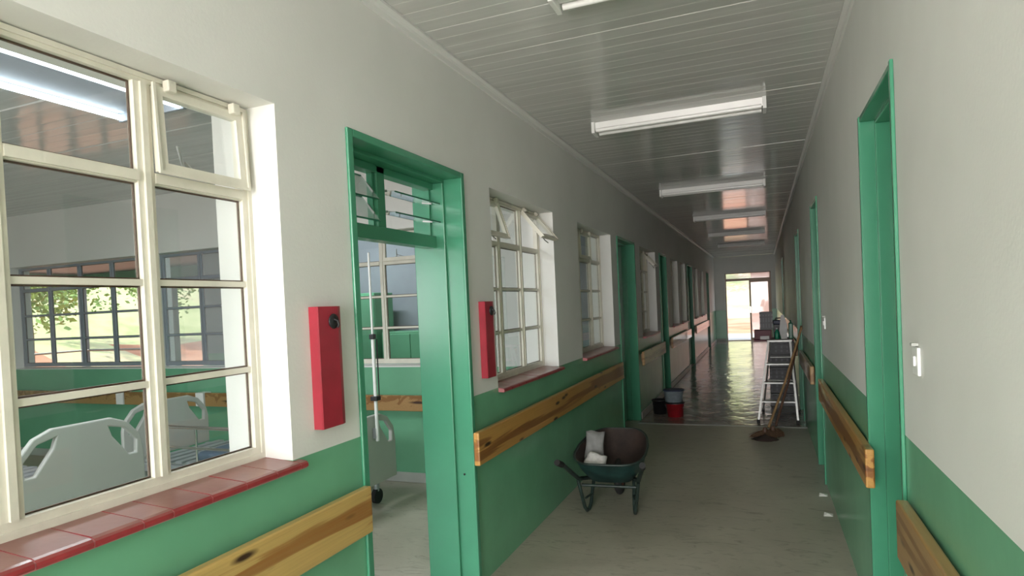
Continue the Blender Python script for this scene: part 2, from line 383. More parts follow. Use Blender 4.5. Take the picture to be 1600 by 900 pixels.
# ------------------------------------------------------------------ steel windows
nwin = [0]
def steel_window(origin, rz, W, H, cols, rows, sashes=(), glass='glass', fw=.036, bottom=.042, top=.026, depth=.032, mat='steel_window_paint', wide=()):
    """local x along the wall, -y towards the viewer; cols / rows are the inner divisions; sashes = {(col): opening angle} in the top row"""
    nwin[0] += 1
    root = struct(empty('window_%d' % nwin[0], origin, rz))
    d0, d1 = -depth/2, depth/2
    mb = MB()
    mb.box(0, fw, d0, d1, 0, H); mb.box(W-fw, W, d0, d1, 0, H); mb.box(fw, W-fw, d0, d1, 0, bottom); mb.box(fw, W-fw, d0, d1, H-top, H)
    lip = .006
    mb.box(0, .014, d0-lip, d0, 0, H); mb.box(W-.014, W, d0-lip, d0, 0, H); mb.box(.014, W-.014, d0-lip, d0, 0, .02); mb.box(.014, W-.014, d0-lip, d0, H-.014, H)
    mb.build('frame', mat, root)
    for c in cols:
        ww = .052 if c in wide or not wide else .03
        MB().box(c-ww/2, c+ww/2, d0+.001, d1-.001, bottom, H-top).box(c-.009, c+.009, d0-.008, d0+.002, bottom, H-top).build('mullion', mat, root)
    xs = [fw]+[v for c in cols for v in (c-.026, c+.026)]+[W-fw]
    zs = [bottom]+[z for r_ in rows for z in ((r_-.018, r_+.018) if r_ == rows[-1] else (r_-.009, r_+.009))]+[H-top]
    for i in range(len(rows)):
        for k in range(len(xs)//2):
            a, b_ = xs[2*k], xs[2*k+1]
            mb = MB(); mb.box(a, b_, d0+.004, d1-.004, zs[2*i+1], zs[2*i+2])
            if i == len(rows)-1: mb.box(a, b_, d0-.006, d0+.004, zs[2*i+1]+.004, zs[2*i+2]-.004)
            mb.build('transom' if i == len(rows)-1 else 'glazing_bar', mat, root)
    for k in range(len(xs)//2):
        a, b_ = xs[2*k], xs[2*k+1]
        for i in range(len(rows)+1):
            z0, z1 = zs[2*i], zs[2*i+1]
            if i == len(rows) and k in sashes:
                continue
            MB().box(a-.003, b_+.003, -.002, .002, z0-.003, z1+.003).build('pane', glass, root)
            # dark putty line round the pane, on the glazed side
            t_ = .005; q = MB()
            q.box(a, a+t_, .002, .008, z0, z1).box(b_-t_, b_, .002, .008, z0, z1).box(a+t_, b_-t_, .002, .008, z0, z0+t_).box(a+t_, b_-t_, .002, .008, z1-t_, z1)
            q.build('putty_line', 'stick_dark', root)
    for k, ang in (sashes.items() if sashes else ()):
        a, b_ = xs[2*k]+.002, xs[2*k+1]-.002; z0, z1 = zs[-2]+.002, zs[-1]-.002; h = z1-z0; wd = b_-a; f = .026
        sh = MB(); sh.box(0, f, -.012, .012, -h, 0).box(wd-f, wd, -.012, .012, -h, 0).box(f, wd-f, -.012, .012, -f, 0).box(f, wd-f, -.012, .012, -h, -h+f)
        sh.box(-.008, 0, -.018, -.010, -h-.008, .006).box(wd, wd+.008, -.018, -.010, -h-.008, .006).box(0, wd, -.018, -.010, -h-.008, -h)
        so_ = sh.build('sash', mat, root); so_.location = (a, d0-.004, z1); so_.rotation_euler = (-ang, 0, 0)
        MB().box(f-.003, wd-f+.003, -.002, .002, -h+f-.003, -f+.003).build('pane', glass, so_)
        for hx in (.03, wd-.055): MB().bbox(hx, hx+.03, -.034, -.008, -.012, .022, .004).build('hinge', mat, so_)
        MB().tube([(wd*.30, .012, -h+f), (wd*.32, .022, -h+.04), (wd*.30, .03, -h+.10)], .005, 8).tube([(wd*.34, .02, -h+.05), (wd*.55, .04, -h+.02), (wd*.72, .045, -h+.005)], .004, 8).build('stay', 'aluminium', so_)
    return root
H1 = WZ1-.004-(WZ0+.03)
def left_window(y0, y1, cols, rows, sashes=(), glass='glass'):
    return steel_window((-1.648, y0, WZ0+.03), R(90), y1-y0, H1, cols, rows, sashes, glass)
rw = [1.372-WZ0-.03, 1.663-WZ0-.03, 1.966-WZ0-.03]
left_window(.10, 1.70, [.41, .81, 1.205], rw, {3: R(2.5), 1: R(2.5)})
left_window(3.50, 4.73, [.41, .82], rw, {0: R(17), 2: R(39)})
left_window(5.44, 6.76, [.44, .88], rw, {1: R(1)})
left_window(8.50, 9.80, [.43, .87], rw, {2: R(40)})
for a, b_ in LWIN[4:]: left_window(a, b_, [(b_-a)/2], rw, {1: R(2)})
for i, (a, b_) in enumerate(PW):
    W_ = b_-a
    cols = [[.54, 1.085, 1.63], [.62], [.40, .625, 1.12]][i]
    cols = [[.54, 1.085, 1.63], [.56, .98], [.643, 1.1]][i]
    steel_window((a, 4.99, 1.065), 0, W_, 1.205, cols, [.33, .62, .93], {1: R(2)} if i == 2 else (), 'dusty' if i == 1 else 'glass', mat='steel_window_shaded' if i < 2 else 'steel_window_paint')
steel_window((-4.08, 7.025, 1.29), 0, 1.08, .80, [.36, .72], [.27, .53], (), 'dusty', mat='steel_window_paint')

# red tiled sills
def sill(y0, y1, joints=None, pitch=.128):
    root = struct(empty('trim_sill', (0, 0, 0)))
    MB().prism([(-1.645, 1.060), (-1.645, 1.030), (-1.471, 1.026), (-1.469, 1.042), (-1.475, 1.047), (-1.485, 1.0495)], y0+.002, y1+.026, 'y').build('mortar_bed', 'mortar', root)
    ys = joints or [y0+i*pitch for i in range(int((y1+.03-y0)/pitch)+1)]+[y1+.03]
    ys = [q for q in ys]
    for i in range(len(ys)-1):
        a, b_ = ys[i]+.0022, ys[i+1]-.0022
        if b_-a < .02: continue
        pr = [(-1.640, 1.061), (-1.640, 1.046), (-1.476, 1.028), (-1.469, 1.029), (-1.467, 1.034), (-1.468, 1.042), (-1.474, 1.048), (-1.484, 1.051)]
        # the tile spans the reveal: stop short of the wall ends outside the opening
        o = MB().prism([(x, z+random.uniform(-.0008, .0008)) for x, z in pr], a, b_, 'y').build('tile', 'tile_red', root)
    return root
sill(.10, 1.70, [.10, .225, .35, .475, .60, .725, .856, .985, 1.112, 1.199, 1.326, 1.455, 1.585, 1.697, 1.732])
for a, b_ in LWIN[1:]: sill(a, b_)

# ------------------------------------------------------------------ doors
def left_door(i, y0, y1, leaf=True, z1=DZ):
    root = struct(empty('door_%d' % i))
    x0, x1 = XI-.008, XL+.008; st = -1.605; t1, t2 = .022, .040
    for s, y in ((1, y0), (-1, y1)):
        a, b_ = sorted((y, y+s*t1)); c, d = sorted((y, y+s*t2)); e, f = sorted((y-s*.006, y+s*.030))
        mb = MB(); mb.bbox(st-.002, x1, a, b_, 0, z1-t1, .003); mb.bbox(x0, st, c, d, 0, z1-t2, .004)
        mb.build('door_jamb', 'frame', root)
        MB().bbox(XL+.001, XL+.014, e, f, 0, z1+.004, .004).build('architrave', 'frame', root)
    mb = MB(); mb.bbox(st-.002, x1, y0+.001, y1-.001, z1-t1, z1, .003); mb.bbox(x0, st, y0+.001, y1-.001, z1-t2, z1-.001, .004); mb.build('door_head', 'frame', root)
    MB().bbox(XL+.001, XL+.014, y0+.03, y1-.03, z1-.028, z1+.004, .004).build('architrave', 'frame', root)
    if leaf:
        a, b_ = y0+t2, y1-t2
        lf = MB().bbox(-1.70, -1.66, a, b_, .01, z1-t2-.003, .004).build('door_leaf', 'frame', root)
        MB().tube([(-1.66, a+.08, 1.02), (-1.60, a+.08, 1.02), (-1.60, a+.19, 1.02)], .009, 8).build('door_handle', 'chrome', lf)
    return root
d1 = left_door(1, *LDOOR[0], leaf=False)
# fanlight of the open doorway: transom bar, post, two louvre bays of glass blades
a, b_ = 2.13, 3.08
MB().bbox(-1.735, -1.655, a, b_, 1.885, 1.950, .004).build('transom', 'frame', d1)
MB().bbox(-1.725, -1.665, 2.535, 2.60, 1.95, 2.238, .003).build('mullion', 'frame', d1)
MB().bbox(-1.725, -1.665, a, b_, 2.205, 2.24, .003).build('transom', 'frame', d1)
for (p, q, tilt, gl_) in ((a+.006, 2.529, 52, 'dusty'), (2.606, b_-.006, 9, 'glass')):
    MB().box(-1.708, -1.684, p-.004, p+.008, 1.952, 2.204).box(-1.708, -1.684, q-.008, q+.004, 1.952, 2.204).build('louvre_frame', 'frame', d1)
    for z in (2.035, 2.135):
        mt = Matrix.Translation((-1.696, 0, z)) @ Matrix.Rotation(R(tilt), 4, 'Y')
        bl = MB().box(-.078, .078, p+.008, q-.008, -.003, .003, mat=mt).build('louvre_blade', gl_, d1)
        MB().box(-.080, -.076, p+.008, q-.008, -.0035, .0035, mat=mt).box(.076, .080, p+.008, q-.008, -.0035, .0035, mat=mt).build('blade_edge', 'dark_green', bl)
        for yy in (p+.006, q-.014): MB().box(-.03, .03, yy, yy+.008, -.006, .005, mat=mt).build('blade_clip', 'aluminium', bl)
MB().tube([(XL-.19, 3.078, .33), (XL-.19, 3.0775, .33)], .006, 8)
for i, q in enumerate(LDOOR[1:]): left_door(i+2, *q)
def right_door(i, y0, y1, z1=2.31):
    root = struct(empty('door_%d' % i)); t1 = .022
    for s, y in ((1, y0), (-1, y1)):
        a, b_ = sorted((y, y+s*t1)); c, d = sorted((y, y+s*.038)); e, f = sorted((y-s*.006, y+s*.02))
        mb = MB(); mb.bbox(XR-.008, XR+.052, a, b_, 0, z1-t1, .003); mb.bbox(XR+.050, XO, c, d, 0, z1-.038, .004); mb.build('door_jamb', 'frame', root)
        MB().bbox(XR-.012, XR-.0005, e, f, 0, z1+.002, .003).build('architrave', 'frame', root)
    mb = MB(); mb.bbox(XR-.008, XR+.052, y0+.001, y1-.001, z1-t1, z1, .003); mb.bbox(XR+.050, XO, y0+.001, y1-.001, z1-.038, z1-.001, .004); mb.build('door_head', 'frame', root)
    lf = MB().bbox(XR+.13, XR+.17, y0+.038, y1-.038, .01, z1-.04, .004).build('door_leaf', 'frame', root)
    MB().tube([(XR+.13, y0+.11, 1.02), (XR+.085, y0+.11, 1.02), (XR+.085, y0+.21, 1.02)], .009, 8).build('door_handle', 'chrome', lf)
for i, q in enumerate(RDOOR): right_door(i+6, *q)
# end door: brown aluminium slider with a fanlight
r = struct(empty('door_10', (0, YE+.06, 0)))
mb = MB(); mb.box(-1.165, -1.13, 0, .09, 0, 2.31).box(.253, .288, 0, .09, 0, 2.31).box(-1.13, .253, 0, .09, 2.285, 2.31).box(-1.13, .253, 0, .09, 0, .02).build('door_frame', 'brown_alu', r)
MB().box(-1.13, .253, .005, .085, 2.035, 2.115).build('transom', 'brown_alu', r)
MB().box(-1.133, .256, .04, .046, 2.11, 2.29).build('pane', 'dusty', r)
lf = MB().box(-.40, -.345, .02, .055, .02, 2.035).box(.20, .253, .02, .055, .02, 2.035).box(-.345, .2, .02, .055, .02, .09).box(-.345, .2, .02, .055, 1.975, 2.035).build('door_leaf', 'brown_alu', r)
MB().box(-.348, .203, .034, .040, .087, 1.978).build('pane', 'dusty', lf)
MB().box(-.385, -.365, -.01, .02, .95, 1.15).build('door_handle', 'chrome', lf)

# ------------------------------------------------------------------ outside
def terrain():
    mb = MB(); n = 40; x0, x1, y0, y1 = -70, 40, -40, 90
    def h(x, y):
        d = max(0, y-44)*.30+max(0, -x-24)*.30
        return -.12+min(d, 11)+(.25*math.sin(x*.7)+.25*math.sin(y*.5) if d > .5 else 0)
    vs = [(x0+(x1-x0)*i/n, y0+(y1-y0)*j/n, h(x0+(x1-x0)*i/n, y0+(y1-y0)*j/n)) for j in range(n+1) for i in range(n+1)]
    for j in range(n):
        for i in range(n):
            k = j*(n+1)+i; zc = (vs[k][2]+vs[k+n+2][2])/2
            mb.add([vs[k], vs[k+1], vs[k+n+2], vs[k+n+1]], [(0,1,2,3)], 1 if zc > .3 else 0, True)
    o = mb.build('ground', ['earth', 'slope'], recalc=False)
    bm = bmesh.new(); bm.from_mesh(o.data); bmesh.ops.remove_doubles(bm, verts=bm.verts, dist=1e-4); bmesh.ops.recalc_face_normals(bm, faces=bm.faces); bm.to_mesh(o.data); bm.free()
    if o.data.polygons[0].normal.z < 0: o.data.flip_normals()
    struct(o)
terrain()
def tree(x, y, z, h, rad, label):
    r = empty('tree', (x, y, z)); tag(r, label, 'tree', 'trees outside the building')
    MB().tube([(0, 0, -.2), (.05, .03, h*.3), (-.04, .08, h*.6), (.05, 0, h*.8)], [.16, .13, .09, .05], 8).build('trunk', 'bark', r)
    mb = MB()
    cl = [(Vector((random.gauss(0, rad*.4), random.gauss(0, rad*.4), h*.68+random.gauss(0, h*.13))), random.uniform(.35, .6)*rad) for _ in range(12)]
    for _ in range(2600):
        c, q = random.choice(cl); d = Vector((random.gauss(0, 1), random.gauss(0, 1), random.gauss(0, 1))).normalized()*q*random.uniform(.6, 1)
        p = c+d; s = random.uniform(.07, .15); a = Vector((random.gauss(0, 1), random.gauss(0, 1), random.gauss(0, .6))).normalized()*s; b2 = a.cross(Vector((random.gauss(0, 1), random.gauss(0, 1), random.gauss(0, 1)))).normalized()*s*.5
        mb.add([p-a, p+b2, p+a, p-b2], [(0,1,2,3)])
    mb.build('crown', 'leaves', r, recalc=False)
for (x, y, z, h, rad, lb) in [(-3.6, 52, 2.3, 6, 2.6, 'yellow green tree on the slope seen through the left half of the far door'),
                              (-22, 13, -.1, 4.6, 2.0, 'leafy tree beyond the ward windows on bare red earth'),
                              (-26, 17.5, .5, 5.2, 2.4, 'leafy tree seen through the second column of the ward end window'),
                              (-27, 22, .8, 5, 2.4, 'leafy tree farthest right seen through the ward end window')]:
    tree(x, y, z, h, rad, lb)
r = tag(empty('outbuilding', (3.3, 30.5, -.12)), 'pale pink plastered outbuilding behind the glass leaf of the far door', 'building')
MB().box(-3.75, 4, 0, 5, 0, 2.9).build('wall', 'pink_plaster', r); MB().box(-4.05, 4.3, -.4, 5.4, 2.9, 3.02).build('roof', 'roof_sheet', r)
f = MB().box(-.2, 1.0, -.03, -.001, 1.0, 2.0).build('window', 'steel_window_paint', r); MB().box(-.14, .94, -.04, -.031, 1.06, 1.94).build('pane', 'dusty', f)
# verandah outside the ward window: posts, fascia beam, low rails
MB_post = None
for k, (x, y) in enumerate([(-13.2, 4.6), (-13.2, 7.0), (-13.2, 8.9), (-10.6, 8.9)]):
    if MB_post is None: MB_post = MB().bbox(-.06, .06, -.06, .06, -.06, 2.36, .01).build('verandah_post', 'grey_wall')
    o = MB_post if k == 0 else inst(MB_post)
    o.location = (x, y, 0); tag(o, 'square grey verandah post outside the ward window, '+['nearest of the row', 'second of the row', 'at the far corner', 'on the side branch'][k], 'post', 'verandah posts outside the ward')
struct(MB().box(-13.35, -13.1, -3, 9.1, 2.36, 2.58).box(-13.1, -7.8, 8.8, 9.05, 2.36, 2.58).build('trim_fascia', 'dark_green'))
struct(MB().box(-13.5, -9.5, -3, 9.2, 2.60, 2.66).box(-9.5, -7.8, 5.1, 9.2, 2.60, 2.66).build('verandah_roof', 'grey_wall'))
o = MB(); [o.tube([(-13.1, 2, z), (-13.1, 8.8, z), (-10.6, 8.8, z)], .022, 8) for z in (.55, 1.02)]
tag(o.build('verandah_railing', 'aluminium'), 'two-bar metal railing between the grey verandah posts', 'railing')
r = tag(empty('cabinet', (-4.75, 6.62, 0)), 'tall green steel cabinet against the grey wall of the next room', 'cabinet')
MB().bbox(-.42, .42, -.2, .2, .04, 1.78, .008).build('body', 'dado', r)
for s in (-1, 1):
    dd = MB().bbox(min(s*.005, s*.41), max(s*.005, s*.41), -.215, -.2, .08, 1.75, .004).build('door', 'dado', r)
    MB().tube([(s*.05, -.215, .9), (s*.05, -.24, .92), (s*.05, -.24, 1.0), (s*.05, -.215, 1.02)], .006, 8).build('handle', 'chrome', dd)
r = tag(empty('cabinet', (-3.88, 6.66, 0)), 'low green cabinet to the right of the tall green cabinet', 'cabinet')
MB().bbox(-.40, .40, -.2, .2, .04, 1.30, .008).build('body', 'dado', r)
for s in (-1, 1):
    dd = MB().bbox(min(s*.005, s*.39), max(s*.005, s*.39), -.215, -.2, .08, 1.27, .004).build('door', 'dado', r)

# ------------------------------------------------------------------ handrails
def handrail(name, x, y0, y1, mat, label, z0=.692, z1=.872, th=.034, sg=1, wallx=XL):
    """flat plank held off the wall by short spacer blocks; x = its face towards the corridor"""
    xa, xb = sorted((x, x-sg*th)); mid = (y0+y1)/2; L = (y1-y0)/2
    r = tag(empty(name, (0, mid, 0)), label, 'handrail')
    MB().bbox(xa, xb, -L, L, z0, z1, .007, seg=3).build('rail_plank', mat, r)
    n = max(2, int(2*L/1.2)+1)
    for i in range(n):
        yb = -L+.16+(2*L-.32)*i/(n-1); a, b_ = sorted((wallx, x-sg*th))
        MB().box(a, b_, yb-.03, yb+.03, z0+.04, z1-.04).build('spacer_block', mat, r)
    return r
handrail('handrail', -1.440, -2.0, 2.052, 'pine_near', 'bright yellow pine handrail plank below the nearest window, left wall')
handrail('handrail', -1.440, 3.05, 6.86, 'pine_mid', 'knotty brown-orange handrail plank on the left wall behind the wheelbarrow')
handrail('handrail', -1.445, 8.20, 10.15, 'pine_far', 'short pine handrail between the second and third green doorways on the left')
handrail('handrail', -1.445, 11.05, 14.1, 'pine_far', 'pine handrail beyond the third green doorway, far left wall')
handrail('handrail', -1.445, 15.3, 19.1, 'pine_far', 'farthest handrail on the left wall before the last doorway')
handrail('handrail', .385, -1.5, 2.37, 'pine_far', 'pale wooden handrail end at the bottom right corner, before the right doorway', .66, .855, .036, -1, XR)
handrail('handrail', .385, 3.03, 5.45, 'pine_mid', 'wooden handrail on the right wall between the first two doorways', .70, .868, .036, -1, XR)
handrail('handrail', .385, 6.35, 8.2, 'pine_far', 'wooden handrail on the right wall behind the brooms', .70, .868, .036, -1, XR)
handrail('handrail', .385, 9.25, 14.4, 'pine_far', 'wooden handrail on the far right wall past the ladder', .70, .868, .036, -1, XR)
r = tag(empty('handrail', (-5.5, 4.8, 0)), 'wooden handrail across the ward end wall under its windows', 'handrail')
for (a, b_) in ((-3.7, -1.12), (-1.0, .05), (.18, 3.6)): MB().bbox(a, b_, -.03, 0, .66, .80, .006).build('rail_plank', 'pine_far', r)
for x in (-3.3, -1.8, -.6, .8, 2.2, 3.3): MB().box(x, x+.06, 0, .075, .69, .77).build('spacer_block', 'pine_far', r)
for x, lb in ((-7.05+.48, 'white socket box between the planks of the ward handrail, leftmost seen'), (-5.39, 'white socket box on the ward handrail behind the window mullion')):
    tag(MB().bbox(x-.055, x+.055, 4.765, 4.8745, .66, .80, .006).build('socket_box', 'switch_white'), lb, 'socket')

# ------------------------------------------------------------------ red boards
for k, (y, zz, lb) in enumerate([(1.885, 1.137, 'red board with a black hook on the white wall left of the open green doorway'), (3.335, 1.140, 'red board with a black hook between the open doorway and the window with open vents')]):
    r = tag(empty('extinguisher_board', (XL, y, zz)), lb, 'board', 'red boards on the left wall')
    o = MB(); w2 = .068
    o.prism([(0.0005, -w2), (.036, -w2), (.040, -w2+.004), (.040, w2-.022), (.034, w2), (.0005, w2)], 0, .44, 'z'); o.build('back_plate', 'red_board', r)
    hk = MB().lathe([(0, 0), (.026, 0), (.028, .003), (.026, .007), (0, .008)], 18).build('hook_plate', 'black_plastic', r)
    hk.location = (.040, w2-.052, .385); hk.rotation_euler = (0, R(90), 0)
    MB().tube([(.046, w2-.052, .392), (.062, w2-.052, .386), (.066, w2-.052, .372), (.060, w2-.052, .362)], .004, 8).build('hook', 'black_plastic', r)

# ------------------------------------------------------------------ light fixtures
def batten(x0, x1, y, label, z=ZC):
    L = x1-x0; r = tag(empty('ceiling_light', ((x0+x1)/2, y+.06, z)), label, 'ceiling light', 'fluorescent battens across the corridor ceiling')
    MB().prism([(-.045, -.001), (.045, -.001), (.030, -.055), (-.030, -.055)], -L/2, L/2, 'x').build('body', 'fixture_white', r)
    for s in (-1, 1):
        MB().tube([(-L/2+.02, s*.052, -.062), (L/2-.02, s*.052, -.062)], .0145, 12).build('tube', 'tube_glass', r)
    for s in (-1, 1): MB().bbox(s*L/2-.012, s*L/2+.012, -.072, .072, -.084, -.001, .004).build('end_cap', 'fixture_white', r)
batten(-.77, .42, 2.52, 'white batten light nearest the camera, only its end corner showing')
batten(-1.12, .06, 4.60, 'white batten light, the first fully seen across the ceiling')
batten(-1.11, .07, 7.86, 'white batten light, second fully seen, above the wheelbarrow stretch')
batten(-1.0, .09, 10.8, 'white batten light, third fully seen along the ceiling')
batten(-1.0, .09, 13.9, 'white batten light, fourth fully seen along the ceiling')
batten(-1.0, .09, 17.0, 'white batten light farthest down the corridor ceiling')
r = tag(empty('ward_light', (-3.34, 2.02, 2.795)), 'lit wide twin-tube fluorescent fitting on the ward ceiling behind the near window', 'ceiling light')
MB().prism([(-.29, .098), (.29, .098), (.27, .03), (-.27, .03)], -.72, .72, 'y').build('body', 'grey_wall', r)
for s in (-1, 1): MB().tube([(s*.235, -.70, .0), (s*.235, .70, .0)], .016, 12).build('tube', 'lit', r)
for s in (-1, 1): MB().bbox(-.27, .27, s*.71-.012, s*.71+.012, -.02, .098, .004).build('end_cap', 'grey_wall', r)

def lamp_light(loc, sx, sy, watts):
    l = bpy.data.lights.new('lamp_light', 'AREA'); l.shape = 'RECTANGLE'; l.size = sx; l.size_y = sy; l.energy = watts; l.color = (.92, .97, 1)
    o = bpy.data.objects.new('lamp_light', l); COL.objects.link(o); o.location = loc
lamp_light((-3.34, 2.02, 2.77), .5, 1.4, 14)
r = tag(empty('added_room_light', (-4.6, 6.0, 2.82)), 'added unseen batten light that brightens the room beyond the ward', 'ceiling light')  # batten added out of view to brighten the next room
MB().prism([(-.05, .079), (.05, .079), (.03, .02), (-.03, .02)], -.6, .6, 'x').build('body', 'fixture_white', r)
for s in (-1, 1): MB().tube([(-.59, s*.045, 0), (.59, s*.045, 0)], .0145, 10).build('tube', 'lit', r)
lamp_light((-4.6, 6.0, 2.79), 1.2, .1, 9)  # lamp under the added batten, lifts the next room

# ------------------------------------------------------------------ switches and scraps
for k, (y, z, lb) in enumerate([(2.205, 1.285, 'white light switch on the right wall beside the nearest doorway'), (5.22, 1.27, 'white light switch on the right wall before the second doorway')]):
    r = tag(empty('light_switch', (XR, y, z)), lb, 'switch')
    MB().bbox(-.010, -.0005, -.035, .035, 0, .085, .003).build('plate', 'switch_white', r)
    MB().bbox(-.016, -.010, -.012, .012, .028, .058, .002).build('rocker', 'switch_white', r)
    MB().bbox(-.020, -.0005, -.012, .012, .088, .098, .002).build('cover_clip', 'skirting', r)
for x, y, lb in ((.372, 4.80, 'small white paper scrap on the floor at the right wall, nearer'), (.378, 5.26, 'small white paper scrap on the floor at the right wall, farther')):
    mb = MB(); mb.add([(-.03, -.03, .001), (.03, -.025, .001), (.035, .03, .004), (-.02, .03, .012), (0, 0, .014)], [(0,1,4), (1,2,4), (2,3,4), (3,0,4)])
    o = mb.build('paper_scrap', 'paper'); o.location = (x, y, 0); tag(o, lb, 'paper', 'scraps on the floor')
o = MB().lathe([(0, 0), (.006, 0), (.006, .002), (0, .003)], 10).build('door_stop_hole', 'black_plastic'); o.location = (-1.56, LDOOR[0][1]-.0225, .63); o.rotation_euler = (R(90), 0, 0); tag(o, 'tiny black hole plug in the green jamb of the open doorway', 'plug')

# ------------------------------------------------------------------ hospital beds
def bed(loc, rz, label, length=2.05, width=.84, foot_top=.95, cut=True, rails=False, base=0, mattress=True, foot_low=None):
    """local x from the foot (0) to the head (-length), y across"""
    r = tag(empty('hospital_bed', loc, rz), label, 'bed')
    hw = width/2
    def panel(name, x, zt, zb):
        h = zt-zb; poly = [(-hw, zb), (hw, zb), (hw, zb+h*.55), (hw-.02, zt-.13), (hw-.10, zt-.04), (hw-.2, zt), (-hw+.2, zt), (-hw+.10, zt-.04), (-hw+.02, zt-.13), (-hw, zb+h*.55)]
        me = MB()
        # panel with two hand holes: outer outline bridged round each hole
        bm = bmesh.new()
        def ring(pts): return [bm.verts.new((0, a, c)) for a, c in pts]
        outer = ring(poly); edges = [bm.edges.new((outer[i], outer[(i+1) % len(outer)])) for i in range(len(outer))]
        for s in (-1, 1):
            hole = [(s*(hw-.045), zt-.16), (s*(hw-.12), zt-.075), (s*(hw-.22), zt-.05), (s*(hw-.20), zt-.11), (s*(hw-.10), zt-.24), (s*(hw-.05), zt-.24)]
            hv = ring(hole); edges += [bm.edges.new((hv[i], hv[(i+1) % len(hv)])) for i in range(len(hv))]
        bmesh.ops.triangle_fill(bm, use_beauty=True, use_dissolve=False, edges=edges)
        g = bmesh.ops.extrude_face_region(bm, geom=bm.faces[:]); bmesh.ops.translate(bm, verts=[q for q in g['geom'] if isinstance(q, bmesh.types.BMVert)], vec=(.035, 0, 0))
        bmesh.ops.recalc_face_normals(bm, faces=bm.faces)
        mesh = bpy.data.meshes.new(name); bm.to_mesh(mesh); bm.free(); mesh.materials.append(M['bed_plastic'])
        o = bpy.data.objects.new(name, mesh); COL.objects.link(o); o.parent = r; o.location = (x, 0, 0)
        bv = o.modifiers.new('bevel', 'BEVEL'); bv.width = .008; bv.segments = 2; bv.limit_method = 'ANGLE'
        return o
    panel('footboard', -.035, foot_top, foot_low or .38+base*.6); panel('headboard', -length, foot_top+.12, .42)
    MB().box(-length+.05, -.05, -hw+.03, -hw+.07, .36+base, .42+base).box(-length+.05, -.05, hw-.07, hw-.03, .36+base, .42+base).box(-.2, -.14, -hw+.07, hw-.07, .36+base, .41+base).box(-length+.14, -length+.2, -hw+.07, hw-.07, .36+base, .41+base).build('bed_frame', 'bed_steel', r)
    for k in range(16):
        x = -.08-k*(length-.25)/16; MB().box(x-.085, x-.02, -hw+.05, hw-.05, .43+base, .448+base).build('slat', 'bed_steel', r)
    if mattress: MB().bbox(-length+.75, -.12, -hw+.06, hw-.06, .45, .53, .03, seg=3).build('mattress', 'mattress_blue', r)
    for x in (-.15, -length+.15):
        for s in (-1, 1):
            lg = MB().tube([(x, s*(hw-.08), .36+base), (x, s*(hw-.08), .10)], .022, 10).build('leg', 'bed_steel', r)
            MB().tube([(x-.018, s*(hw-.08), .06), (x+.018, s*(hw-.08), .06)], .06, 16).build('caster', 'black_rubber', lg)
    if rails:
        for s in (-1, 1):
            y = s*(hw+.02); q = MB()
            q.tube([(-.62, y, .45), (-.62, y, .70), (-.66, y, .735), (-1.55, y, .735), (-1.6, y, .70), (-1.6, y, .45)], .014, 8)
            q.tube([(-.62, y, .58), (-1.6, y, .58)], .011, 8)
            for xx in (-.8, -1.2): q.tube([(xx, y, .45), (xx, y, .735)], .009, 8)
            q.build('side_rail', 'chrome', r)
    return r
bed((-3.66, 2.43, 0), 0, 'grey-white hospital bed with its footboard just behind the nearest window', 2.0, .74, .985, base=.15, mattress=False)
bed2 = bed((-2.80, 3.93, 0), 0, 'hospital bed with side rails by the ward end wall, drip pole at its foot', 2.05, .84, .755, rails=True, foot_low=.22)
pl = MB().tube([(.03, 0, .56), (.03, 0, 1.35)], .014, 10).tube([(.03, 0, 1.35), (.03, 0, 2.0)], .009, 10).build('drip_pole', 'switch_white', bed2)
pl.location = (0, .125, 0)
MB().bbox(0, .06, -.03, .03, .87, .905, .006).build('clamp', 'black_plastic', pl); MB().bbox(.01, .05, -.02, .02, 1.34, 1.38, .006).build('collar', 'black_plastic', pl)
MB().bbox(.001, .028, -.02, .02, .58, .66, .004).build('bracket', 'bed_steel', pl); MB().tube([(.05, .02, .90), (.045, .03, 1.34)], .005, 8).build('rod', 'black_plastic', pl)

# ------------------------------------------------------------------ wheelbarrow
r = tag(empty('wheelbarrow', (-1.085, 4.6, 0)), 'rusty green wheelbarrow with dark tray parked on the corridor floor', 'wheelbarrow')
def loop_ring(sx0, sx1, y0, y1, z0, z1, n=40, p=3.2, mid=0.0):
    pts = []
    for k in range(n):
        a = 2*math.pi*k/n; c, s = math.cos(a), math.sin(a)
        u = math.copysign(abs(c)**(2/p), c); v_ = math.copysign(abs(s)**(2/p), s)
        f = (v_+1)/2; wx = sx0+(sx1-sx0)*f+mid*(1-v_*v_)
        pts.append((u*wx, y0+(y1-y0)*f, z0+(z1-z0)*f))
    return pts
rim = loop_ring(.235, .185, -.32, .50, .405, .50, p=4.5, mid=.05); mid_ = loop_ring(.222, .175, -.24, .40, .32, .33, mid=.03); bot = loop_ring(.17, .12, -.15, .26, .235, .225)
def tray_shell(off):
    vs = []; n = 40; fs = []
    for g in (rim, mid_, bot): vs += [(x, y, z+off) for x, y, z in g]
    for i in range(2):
        for k in range(n): fs.append((i*n+k, i*n+(k+1) % n, (i+1)*n+(k+1) % n, (i+1)*n+k))
    fs.append(tuple(range(2*n, 3*n))); return vs, fs
mb = MB(); vs, fs = tray_shell(0); mb.add(vs, fs, 0, True); o = mb.build('tray', 'barrow_green', r)
mb = MB(); vs, fs = tray_shell(.006); mb.add([(x*.985, y*.985+.002, z) for x, y, z in vs], fs, 0, True); mb.build('tray_lining', 'rust_brown', r)
MB().tube(rim, .009, 8, closed=True).build('tray_rim', 'barrow_pipe', r)
